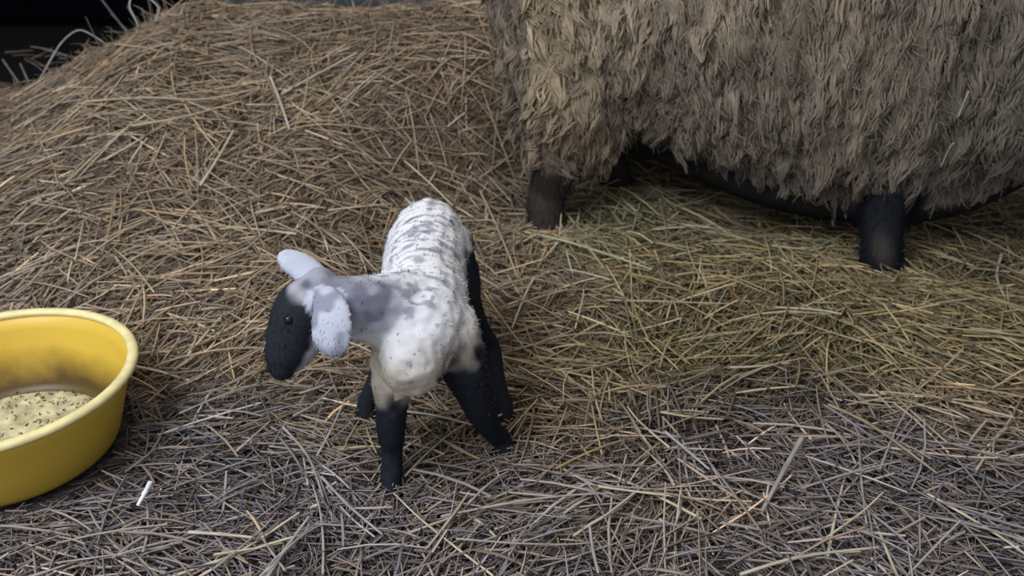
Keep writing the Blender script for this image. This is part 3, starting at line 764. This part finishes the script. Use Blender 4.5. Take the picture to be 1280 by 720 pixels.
# locks bunched in downward ridges
ridge = noise3(np.c_[X[:, 0] * 34 + 3 * q1, X[:, 1] * 34, X[:, 2] * 9 + 5 * q1])
X2 = X + N * ((ridge - .5) * .050 + (q2 - .5) * .020 - .004)[:, None] * fl_m[:, None] * (1 - .6 * tail)[:, None]
em.vertices.foreach_set('co', X2.astype(np.float32).ravel()); em.update()
set_col(em, col * (1 - .42 * fl_m)[:, None])  # skin under the wool darkened to paint in shade between the locks
ebase = np.array([.45, 1.9, 0.])
def fleece(nclump, nstr, seed):
    """wool fibres drawn together into wavy hanging locks"""
    r = np.random.default_rng(seed)
    K, KN, KC = scatter(em, nclump, fl_m + 1e-9, col, seed)
    P, Nn, Cc = scatter(em, nstr, fl_m + 1e-9, col, seed + 1)
    near = np.empty(nstr, int)
    k2 = (K ** 2).sum(1)
    for a in range(0, nstr, 2000):
        near[a:a + 2000] = np.argmin(k2[None] - 2 * P[a:a + 2000] @ K.T, axis=1)
    kn = KN[near]
    dn = np.array([0, 0, -1.]) + kn * kn[:, 2:3]
    dn = dn / np.maximum(np.linalg.norm(dn, axis=1)[:, None], .25)
    sw = (noise3(K * 6 + 5) - .5)[:, None] * np.array([[1.1, .3, 0]]) + r.normal(0, .12, K.shape)
    back = sstep(.38, .05, K[:, 0])[:, None]
    sw = sw * (.6 + 1.3 * back)
    d = dn * (1 - .25 * back[near]) + sw[near]; d /= np.linalg.norm(d, axis=1)[:, None]
    kl = r.uniform(.042, .074, nclump) * (1 - .25 * back[:, 0]); kb = np.exp(r.normal(0, .07, nclump)) * (.76 + .40 * noise3(np.c_[K[:, 0] * 34, K[:, 1] * 34, K[:, 2] * 9 + 2])); kp = r.uniform(0, 6.28, nclump)
    L = kl[near] * r.uniform(.8, 1.1, nstr)
    toc = K[near] - P; rad_ = np.linalg.norm(toc, axis=1)
    lift = .015 * np.clip(1 - (rad_ / .027) ** 2, 0, 1)
    ts = [0, .25, .5, .75, 1.0]
    side = np.cross(d, kn); side /= np.linalg.norm(side, axis=1)[:, None] + 1e-9
    W = r.uniform(.0014, .0027, nstr)
    C = np.zeros((nstr, 5, 3)); V = np.zeros((nstr, 5, 3, 3)); T = np.zeros((nstr, 5, 3, 3))
    jit = r.normal(0, .0014, (nstr, 3))
    br = (kb[near] * np.exp(r.normal(0, .07, nstr)))[:, None]
    for i, t in enumerate(ts):
        c = P + toc * (.86 * t ** .9) + d * (L * t)[:, None] + kn * (lift * math.sin(math.pi * min(t + .2, 1)) - .003 + .004 * (1 - t) - .004 * t * t)[:, None] + jit * t
        c = c + side * (.0028 * np.sin(kp[near] + t * 6))[:, None] + kn * (.002 * np.cos(kp[near] + t * 6))[:, None]
        prof = (.8, 1.0, 1.0, .9, .45)[i]
        for k in range(3):
            a = 2 * math.pi * k / 3
            V[:, i, k] = c + (side * math.cos(a) + kn * math.sin(a)) * (W * prof)[:, None]
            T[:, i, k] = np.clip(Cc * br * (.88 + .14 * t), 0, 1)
    base = (np.arange(nstr) * 15)[:, None]; F = []
    for i in range(4):
        for k in range(3):
            F.append(np.c_[base + i * 3 + k, base + i * 3 + (k + 1) % 3, base + (i + 1) * 3 + (k + 1) % 3, base + (i + 1) * 3 + k])
    return V.reshape(-1, 3), np.concatenate(F), T.reshape(-1, 3)
def fuzz(n, seed):
    r = np.random.default_rng(seed)
    P, Nn, Cc = scatter(em, n, fl_m + 1e-9, col, seed)
    D0 = Nn * .5 + np.array([.15, 0, -1.]) + r.normal(0, .5, P.shape); D0 /= np.linalg.norm(D0, axis=1)[:, None]
    D1 = D0 - Nn * .5 + r.normal(0, .4, P.shape)
    return strands(P + Nn * r.uniform(.002, .016, (n, 1)), D0, D1, r.uniform(.016, .034, n), r.uniform(.0006, .0012, n), Cc * .95, Cc * 1.05, rings=3, seed=seed, taper=.4)
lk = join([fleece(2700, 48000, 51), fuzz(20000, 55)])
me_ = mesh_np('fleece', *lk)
wl = np.clip(legm, 0, 1) * (X[:, 2] > .02)
P, Nn, Cc = scatter(em, 3500, wl + 1e-9, col, 57)
rr = np.random.default_rng(58)
D0 = Nn * .35 + np.array([0, 0, -1.]) + rr.normal(0, .2, P.shape); D0 /= np.linalg.norm(D0, axis=1)[:, None]
me_l = mesh_np('leg_hair', *strands(P, D0, D0 + rr.normal(0, .2, P.shape), rr.uniform(.012, .028, len(P)), rr.uniform(.0006, .0012, len(P)), Cc, Cc * 1.1, rings=3, seed=59, taper=.3))
shift(me_l, ebase)
shift(em, ebase); shift(me_, ebase)
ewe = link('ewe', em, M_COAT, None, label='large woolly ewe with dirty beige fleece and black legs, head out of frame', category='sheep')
ewe.location = ebase
link('leg_hair', me_l, M_COAT, ewe, kind='stuff')
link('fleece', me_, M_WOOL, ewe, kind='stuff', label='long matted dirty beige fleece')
for q, yw in zip((a1, a2, b1, b2), (1.2, 1.25, 1.3, 1.3)):
    link('hoof', hoof_mesh(q[0] + .012 - ebase[0], q[1] - .005 - ebase[1], g(*q) - .004, .040, yw), M_HOOF, ewe)
for sd in (-1, 1):
    c = HB + ha * .07 + np.array([0, sd * .064, .03]) - ebase
    V, F = ball(c, .013); link('eye', mesh_np('eye', V, F), M_EYE, ewe)
# straw caught in the wool
dg = bpy.context.evaluated_depsgraph_get()
from mathutils.bvhtree import BVHTree
bv = BVHTree.FromPolygons([tuple(v.co + Vector(ebase)) for v in em.vertices], [tuple(p.vertices) for p in em.polygons])
def on_ewe(u, v, off=.018):
    o = Vector((0, 0, CAM_H)); d = Vector(un(u, v, 1.0)) - o; d.normalize()
    h = bv.ray_cast(o, d)
    return np.array(h[0] + h[1] * off) if h[0] is not None else un(u, v, 1.7)
for lab, pts in (("upper thin straw caught in the fleece of the ewe's shoulder", [(1204, 108), (1198, 122), (1190, 140)]),
                 ("lower thin straw caught in the fleece of the ewe's shoulder", [(1181, 166), (1175, 180), (1165, 196)])):
    R = np.array([on_ewe(*p, off=.03) for p in pts]); 
    o = link('straw_stalk', stalk_mesh('straw_stalk', R - R[0], .0016, PALE), M_STRAW, None, label=lab, category='straw'); o.location = R[0]
